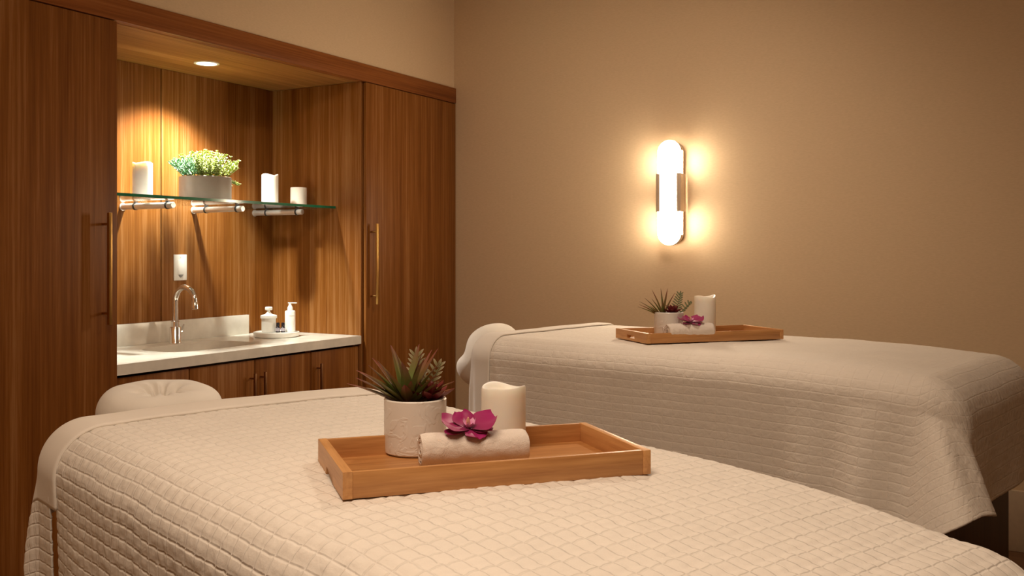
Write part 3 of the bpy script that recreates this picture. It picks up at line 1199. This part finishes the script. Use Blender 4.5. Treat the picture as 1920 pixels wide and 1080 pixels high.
def rounded_slab(L, W, z0, z1, rc=0.10, re=0.04, x0=0.0):
    """mattress with rounded corners"""
    bm = bmesh.new()
    n = 10
    pts = []
    for (cx, cy, a0) in ((x0 + L - rc, W / 2 - rc, 0), (x0 + rc, W / 2 - rc, pi / 2), (x0 + rc, -W / 2 + rc, pi), (x0 + L - rc, -W / 2 + rc, 3 * pi / 2)):
        for i in range(n + 1):
            a = a0 + pi / 2 * i / n
            pts.append((cx, cy, cos(a), sin(a)))
    rings = []
    lv = [(0.0 + re * (1 - cos(t)), t) for t in [pi / 2 * i / 5 for i in range(6)]]
    prof = [(z0 + re * (1 - sin(a)), re * (1 - cos(a))) for a in [pi / 2 * (1 - i / 5) for i in range(6)]]
    prof = [(z0 + re - re * sin(pi / 2 * (1 - i / 5)), re - re * cos(pi / 2 * (1 - i / 5))) for i in range(6)]
    prof += [(z1 - re + re * sin(pi / 2 * i / 5), re - re * cos(pi / 2 * i / 5)) for i in range(6)]
    for z, ins in prof:
        rings.append([bm.verts.new((cx + (rc - ins) * c, cy + (rc - ins) * s_, z)) for cx, cy, c, s_ in pts])
    m = len(pts)
    for a, c in zip(rings, rings[1:]):
        for i in range(m):
            j = (i + 1) % m
            bm.faces.new((a[i], a[j], c[j], c[i]))
    bm.faces.new(list(reversed(rings[0])))
    bm.faces.new(rings[-1])
    return bm


def face_cradle(parent, loc, tilt, a=0.185, b=0.155, h=0.062, seed=1, roll=0.0, groove=0.0):
    """padded horseshoe cushion under a fitted cover gathered in its middle"""
    bm = bmesh.new()
    n, m = 96, 26
    rings = []
    for i in range(m + 1):
        t = i / m                                    # 0 bottom rim to 1 centre of the top
        ring = []
        for k in range(n):
            th = 2 * pi * k / n
            if t < 0.35:
                u = t / 0.35
                rr = 0.86 + 0.14 * sin(u * pi / 2)
                z = -h * (1 - u)
            else:
                u = (t - 0.35) / 0.65
                rr = cos(u * pi / 2) ** 0.75 if u < 1 else 0.0
                z = h * sin(min(1, u * 1.5) * pi / 2) ** 0.9
                dimple = exp(-(rr / 0.24) ** 2)
                z -= dimple * h * 1.15
                z += h * 0.20 * sin(9 * th + 2.0 * sin(2 * th)) * exp(-((rr - 0.22) / 0.20) ** 2)
            # the two ends of the horseshoe make the outline slightly waisted towards the bed
            wst = 1 - 0.10 * max(0.0, cos(th)) ** 6
            x = b * rr * cos(th) * wst
            y = a * rr * sin(th)
            z += 0.004 * noise.noise(Vector((x * 14, y * 14, seed)))
            z -= groove * exp(-(x / 0.045) ** 2) * (1 if t >= 0.35 else t / 0.35)
            ring.append(bm.verts.new((x, y, z)))
        rings.append(ring)
    for r0, r1 in zip(rings, rings[1:]):
        for k in range(n):
            j = (k + 1) % n
            bm.faces.new((r0[k], r0[j], r1[j], r1[k]))
    bmesh.ops.remove_doubles(bm, verts=bm.verts, dist=1e-5)
    bm.faces.new(list(reversed(rings[0])))
    o = obj('face_cradle_cushion', bm, cover_m, parent, ang=75, loc=loc, rot=(roll, tilt, 0))
    o['label'] = 'white gathered cover on the padded face cradle'
    return o


# --- near bed
NB = thing('massage_bed', 'near massage bed under a cream quilt with its head by the sink cabinets', 'massage bed',
           (-1.853, 1.777, 0.0), radians(-19.43))
LN, WN, ZN = 1.86, 0.909, 0.870
dn = Drape(LN, WN, 0.10, ZN, dome=0.010, foot=0.078, amp=0.42, rf=0.166, seed=1.0, headR=0.05, k0=0.617, hamp=0.25)
obj('mattress', rounded_slab(LN - 0.05, WN - 0.04, ZN - 0.24, ZN - 0.145, 0.10, 0.035, 0.02), sheet_m, NB)
obj('bed_base', rounded_slab(LN - 0.30, WN - 0.16, 0.0, ZN - 0.245, 0.03, 0.008, 0.15), dark_wood, NB)
cloth_obj('quilt', dn, 0.150, LN + 0.30, -0.84, 0.84, 0.0046, quilt_m, NB, relief=(0.038, 0.026, 0.0036), lift=0.001, thick=0.004)
cloth_obj('sheet_fold', dn, -0.17, 0.165, -0.575, 0.575, 0.007, sheet_m, NB, lift=0.011, thick=0.004, pillow=0.003)
cloth_obj('quilt_flap', dn, -0.060, 0.125, -0.84, -0.53, 0.006, quilt_m, NB, relief=(0.038, 0.026, 0.0034), lift=0.003, thick=0.004)
cloth_obj('quilt_flap', dn, -0.060, 0.125, 0.53, 0.84, 0.006, quilt_m, NB, relief=(0.038, 0.026, 0.0034), lift=0.003, thick=0.004)
face_cradle(NB, (-0.25, -0.08, ZN - 0.050), radians(8), a=0.165, b=0.14, seed=2)
for yy in (-0.09, 0.06):
    obj('cradle_arm', tube(bmesh.new(), [(0.03, yy, ZN - 0.14), (-0.16, yy, ZN - 0.14), (-0.24, yy - 0.03, ZN - 0.085)], 0.011, 12), steel, NB)

# --- far bed
FB = thing('massage_bed', 'far massage bed under a cream quilt alongside the back wall', 'massage bed',
           (-1.870, 3.500, 0.0), radians(-10.38))
LF, WF, ZF = 1.755, 0.865, 0.931
df = Drape(LF, WF, 0.090, ZF, dome=0.001, foot=0.030, amp=0.60, rf=0.125, seed=4.0, headR=0.05, k0=0.62, hamp=0.0, flare=0.20)
obj('mattress', rounded_slab(LF - 0.05, WF - 0.04, ZF - 0.30, ZF - 0.205, 0.10, 0.035, 0.02), sheet_m, FB)
obj('bed_base', rounded_slab(LF - 0.22, WF - 0.10, 0.0, ZF - 0.305, 0.03, 0.008, 0.15), dark_wood, FB)
FXE, FYE = 0.32 + 0.125, 0.86 - (WF / 2 - 0.09)


def round_corner(p, q, a, c):
    """the quilt's foot corners are cut round"""
    u = (p - (LF - 0.125)) / FXE
    v = (abs(q) - (WF / 2 - 0.09)) / FYE
    if u <= 0 or v <= 0:
        return p, q
    r = sqrt(u * u + v * v)
    ph = atan2(v, u)
    m = max(u, v) / r * (1 - 0.14 * sin(2 * ph) ** 2)
    return LF - 0.125 + FXE * u * m, math.copysign(WF / 2 - 0.09 + FYE * v * m, q)


cloth_obj('quilt', df, 0.105, LF + 0.32, -0.86, 0.86, 0.0052, quilt_far_m, FB, relief=(0.038, 0.026, 0.0015), lift=0.001, thick=0.004, edgefn=round_corner)
cloth_obj('sheet_fold', df, -0.13, 0.112, -0.72, 0.72, 0.007, sheet_m, FB, lift=0.011, thick=0.004, pillow=0.003)
face_cradle(FB, (-0.235, -0.05, ZF - 0.115), radians(-58), a=0.155, b=0.155, seed=5, groove=0.028)
for yy in (-0.09, 0.05):
    obj('cradle_arm', tube(bmesh.new(), [(0.03, yy, ZF - 0.15), (-0.08, yy, ZF - 0.15), (-0.17, yy, ZF - 0.13)], 0.011, 12), steel, FB)


# ------------------------------------------------------------------ bamboo trays
def tray(label, loc, rz, L, W, H, slot, tilt=(0, 0)):
    """origin at the near left bottom corner; x along the front, y away"""
    t = thing('serving_tray', label, 'tray', loc, rz, 'bamboo trays on the beds')
    t.rotation_euler = (tilt[0], tilt[1], rz)
    te = 0.015
    tw = 0.009
    # left end board with a finger slot, right end board plain
    nn, lo_, hi_ = (0.040, -1, H * 0.34) if not slot else (0.030, H * 0.26, H * 0.56)
    out = [(0, H), (W, H), (W, 0), (W / 2 + nn, 0), (W / 2 + nn - 0.006, hi_), (W / 2 - nn + 0.006, hi_), (W / 2 - nn, 0), (0, 0)]
    bm = bmesh.new()
    if slot:
        for y0, y1, z0, z1 in ((0, W / 2 - nn, 0, H), (W / 2 + nn, W, 0, H), (W / 2 - nn, W / 2 + nn, hi_, H), (W / 2 - nn, W / 2 + nn, 0, lo_)):
            bx(bm, 0, te, y0, y1, z0, z1)
        bmesh.ops.remove_doubles(bm, verts=bm.verts, dist=1e-5)
    else:
        a_ = [bm.verts.new((0, y_, z_)) for y_, z_ in out]
        b_ = [bm.verts.new((te, y_, z_)) for y_, z_ in out]
        bm.faces.new(a_)
        bm.faces.new(list(reversed(b_)))
        for i in range(8):
            bm.faces.new((a_[i], a_[(i + 1) % 8], b_[(i + 1) % 8], b_[i]))
        bmesh.ops.triangulate(bm, faces=[f_ for f_ in bm.faces if len(f_.verts) > 4])
    obj('end_board', bm, bamboo_w, t, ang=20)
    obj('end_board', box(L - te, L, 0, W, 0, H, 0.0016), bamboo_w, t)
    for y0 in (0.0006, W - tw - 0.0006):
        obj('side_board', box(te, L - te, y0, y0 + tw, 0, H - 0.0004, 0.0010), bamboo, t)
    obj('tray_floor', box(te, L - te, tw, W - tw, 0.002, 0.0065), bamboo_f, t)
    return t


def c2w(r, f_, k=1.0):
    """rotate measurements taken along and across the room's diagonal into room axes"""
    s_, c_ = 0.4962, 0.8682
    r, f_ = r * k, f_ * k
    return (-s_ * f_ + c_ * r, c_ * f_ + s_ * r)


TA = radians(48.7)
K1, K2 = 0.933, 0.942
zt1 = 0.8725
x, y = c2w(-0.276, 1.565, K1)
NT = tray('bamboo serving tray on the near bed holding a potted succulent, candle and rolled towel', (x, y, zt1), TA, 0.522, 0.28, 0.0415, False)
zt2 = 0.9375
x, y = c2w(0.485, 3.460, K2)
FT = tray('bamboo serving tray on the far bed below the wall sconce', (x, y, zt2), TA, 0.545, 0.245, 0.0345, True)


# ------------------------------------------------------------------ rolled towels
def towel(label, loc, rz, L, R, seed):
    """spiral roll with its axis along x, lying on z = 0"""
    t = thing('rolled_towel', label, 'towel', loc, rz, 'rolled towels on the trays')
    turns = 3.2
    th = 0.0075
    n = 110
    bm = bmesh.new()
    m = 34
    outer, inner = [], []
    for i in range(n + 1):
        s_ = i / n
        a = -0.9 + s_ * turns * 2 * pi
        r = R - th - (turns * (1 - s_)) * (R - th) / (turns + 0.4)
        outer.append((r + th * 0.92, a))
        inner.append((r, a))
    def P(r, a, x):
        yy = r * cos(a) * 1.06
        zz = R + r * sin(a) * 0.96
        zz = max(zz, 0.0015 + 0.04 * R * 0)
        return Vector((x, yy, zz))
    grids = []
    for line in (outer, inner):
        g = []
        for (r, a) in line:
            row = []
            for k in range(m + 1):
                x = L * k / m
                e = min(k, m - k) / m
                rr = r - (0.0025 * (1 - e / 0.05) ** 2 if (e < 0.05 and line is outer) else 0)
                x2 = x + 0.0025 * noise.noise(Vector((a, seed, 1.0 if k < m / 2 else 2.0))) * (1 if k in (0, m) else 0)
                rr += 0.0012 * noise.noise(Vector((x * 60, a * 3, seed)))
                row.append(bm.verts.new(P(rr, a, x2)))
            g.append(row)
        grids.append(g)
    O, I = grids
    for i in range(n):
        for k in range(m):
            bm.faces.new((O[i][k], O[i + 1][k], O[i + 1][k + 1], O[i][k + 1]))
            bm.faces.new((I[i][k], I[i][k + 1], I[i + 1][k + 1], I[i + 1][k]))
        bm.faces.new((O[i][0], I[i][0], I[i + 1][0], O[i + 1][0]))
        bm.faces.new((O[i][m], O[i + 1][m], I[i + 1][m], I[i][m]))
    for k in range(m):
        bm.faces.new((O[0][k], O[0][k + 1], I[0][k + 1], I[0][k]))
        bm.faces.new((O[n][k], I[n][k], I[n][k + 1], O[n][k + 1]))
    obj('towel_roll', bm, towel_m, t, ang=70)
    return t


zf1 = zt1 + 0.0068
zf2 = zt2 + 0.0068
x, y = c2w(-0.168, 1.752, K1)
towel('white rolled towel with an orchid on it, on the near bamboo tray', (x, y, zf1), radians(14.0 + 29.75), 0.186, 0.0345, 1.0)
x, y = c2w(0.567, 3.520, K2)
towel('white rolled towel with an orchid on it, on the far bamboo tray', (x, y, zf2), radians(18.0 + 29.75), 0.175, 0.032, 2.0)


# ------------------------------------------------------------------ orchids
def orchid(label, loc, rz, s=1.0, tilt=0.0):
    t = thing('orchid_bloom', label, 'flower', loc, rz, 'orchid blooms on the towels')
    t.rotation_euler = (tilt, 0, rz)

    def petal(name, ang, length, width, elev, curl, cup):
        n, m = 12, 10
        bm = bmesh.new()
        uvl = bm.loops.layers.uv.new('UVMap')
        g = []
        for side in (0, 1):
            gg = []
            for i in range(n + 1):
                u = i / n
                wd = width * 1.35 * (sin(pi * min(1, u * 0.82 + 0.10)) ** 0.6) * (0.55 + 0.45 * min(1, u * 1.8))
                row = []
                for k in range(m + 1):
                    v = k / m * 2 - 1
                    r_ = length * u
                    z = r_ * sin(elev) + curl * length * u * u + cup * width * v * v * (0.4 + u) * 0.5
                    z += 0.0012 * sin(v * 5 + u * 7)
                    ra = r_ * cos(elev)
                    x_ = ra * cos(ang) - v * wd / 2 * sin(ang)
                    y_ = ra * sin(ang) + v * wd / 2 * cos(ang)
                    row.append(bm.verts.new((x_ * s, y_ * s, z * s * 0.78 - side * 0.0007)))
                gg.append(row)
            g.append(gg)

        def face(vs, uvs):
            f_ = bm.faces.new(vs)
            for lp, q in zip(f_.loops, uvs):
                lp[uvl].uv = q
        for i in range(n):
            for k in range(m):
                q = ((k / m, i / n), ((k + 1) / m, i / n), ((k + 1) / m, (i + 1) / n), (k / m, (i + 1) / n))
                A = g[0]
                face((A[i][k], A[i][k + 1], A[i + 1][k + 1], A[i + 1][k]), q)
                B = g[1]
                face((B[i][k], B[i + 1][k], B[i + 1][k + 1], B[i][k + 1]), (q[0], q[3], q[2], q[1]))
            for k in (0, m):
                face((g[0][i][k], g[0][i + 1][k], g[1][i + 1][k], g[1][i][k]), ((0, i / n), (0, (i + 1) / n), (0, (i + 1) / n), (0, i / n)))
        for i in (0, n):
            for k in range(m):
                face((g[0][i][k], g[0][i][k + 1], g[1][i][k + 1], g[1][i][k]), ((0, i / n),) * 4)
        return obj(name, bm, petal_m if name != 'lip_petal' else lip_m, t, ang=70)
    # two broad petals left and right, three sepals (one away, two towards the viewer)
    petal('petal', radians(172), 0.050, 0.056, radians(8), 0.22, 0.20)
    petal('petal', radians(10), 0.049, 0.054, radians(10), 0.32, 0.20)
    petal('sepal', radians(112), 0.036, 0.036, radians(26), 0.22, 0.2)
    petal('sepal', radians(205), 0.050, 0.022, radians(-2), 0.06, 0.15)
    petal('sepal', radians(-62), 0.038, 0.036, radians(-6), -0.12, 0.22)
    petal('sepal', radians(-22), 0.044, 0.022, radians(-2), 0.10, 0.12)
    for a, l in ((160, 0.017), (25, 0.018), (-80, 0.013)):
        petal('lip_petal', radians(a), l, 0.012, radians(50), 0.2, 0.6)
    bm = bmesh.new()
    tube(bm, [(0, 0, 0.002), (-0.001, 0, 0.008), (-0.002, -0.001, 0.015), (-0.002, -0.001, 0.020)],
         [0.003 * s, 0.0042 * s, 0.0035 * s, 0.0012 * s], 12)
    obj('column', bm, column_m, t)
    return t


x, y = c2w(-0.080, 1.772, K1)
orchid('large magenta orchid bloom lying on the near rolled towel', (x, y, zf1 + 0.0675), radians(14 + 29.75), 0.95, radians(14))
x, y = c2w(0.662, 3.556, K2)
orchid('dark magenta orchid bloom lying on the far rolled towel', (x, y, zf2 + 0.060), radians(25 + 29.75), 0.93, radians(6))

# ------------------------------------------------------------------ candles and pots on the trays
x, y = c2w(-0.017, 1.925, K1)
candle('candle', 'ivory pillar candle with a scooped rim on the near bamboo tray', (x, y, zf1), 0.0415, 0.121, 21, wax_glow, 0.0055, rz=2.6)
x, y = c2w(0.738, 3.672, K2)
candle('candle', 'ivory pillar candle with a wavy rim on the far bamboo tray', (x, y, zf2), 0.038, 0.148, 14, wax_glow, 0.0055, rz=0.4)

# lean right, lean to viewer, length, width, bronze?
near_spikes = [(-0.15, .15, .98, .017, 0), (0.33, -.15, 1.04, .016, 1), (-0.48, .2, .95, .017, 0), (0.52, .25, .95, .016, 0), (0.18, .2, 1.0, .016, 1), (-0.72, .3, .98, .016, 0), (-1.2, .5, .9, .013, 0),
               (-1.75, .2, 1.019, 0.0109, 1), (-1.35, .3, 0.957, 0.0140, 1), (-1.05, .1, 1.040, 0.0203, 1), (-0.85, .5, 0.957, 0.0218, 0),
               (-0.62, .0, 1.019, 0.0187, 1), (-0.36, .45, 0.811, 0.0218, 0), (-0.24, -.1, 1.102, 0.0250, 0), (-0.05, .35, 0.894, 0.0265, 0),
               (0.10, -.1, 1.092, 0.0203, 0), (0.26, .3, 0.957, 0.0218, 0), (0.42, .0, 1.102, 0.0187, 1), (0.62, .4, 0.790, 0.0203, 0),
               (-0.03, .85, 0.603, 0.0234, 1), (0.95, .5, 0.770, 0.0187, 0), (1.35, .3, 0.853, 0.0156, 0), (1.7, .6, 0.811, 0.0140, 1), (0.12, .6, 0.624, 0.0187, 0)]
x, y = c2w(-0.192, 1.905, K1)
succulent_pot('white textured pot with spiky green and dark red succulents on the near tray', (x, y, zf1), 0.0, 0.0575, 0.101, 31,
              -0.012, (0.030, 0.006, 1.55), [(0.000, -0.03, -0.02, -0.1, 0.086, 8), (0.010, -0.025, 0.45, -0.1, 0.074, 6)], frond_m, near_spikes, 0.104,
              (0.4962, -0.8682))
far_spikes = [(-1.9, .1, .92, .008, 0), (-1.5, .2, .95, .009, 1), (-1.2, -.1, 1.0, .009, 0), (-0.8, .2, 1.0, .010, 0),
              (-0.5, .3, .85, .012, 0), (-0.3, -.1, 1.12, .010, 1), (-0.05, .1, 1.1, .009, 0), (0.15, -.1, 1.12, .009, 1),
              (0.4, .1, 1.02, .010, 1), (-0.1, .6, .75, .012, 0), (-1.0, .6, .7, .010, 1), (0.9, .2, .55, .010, 1)]
x, y = c2w(0.592, 3.625, K2)
succulent_pot('white pot with a spiky plant and a grey green frond on the far tray', (x, y, zf2), 0.0, 0.052, 0.092, 47,
              -0.022, (0.010, 0.015, 1.25), [(0.022, -0.005, 0.25, 0.0, 0.075, 7), (0.030, 0.0, 1.0, 0.0, 0.060, 5)], frond_g, far_spikes, 0.088,
              (0.4962, -0.8682))
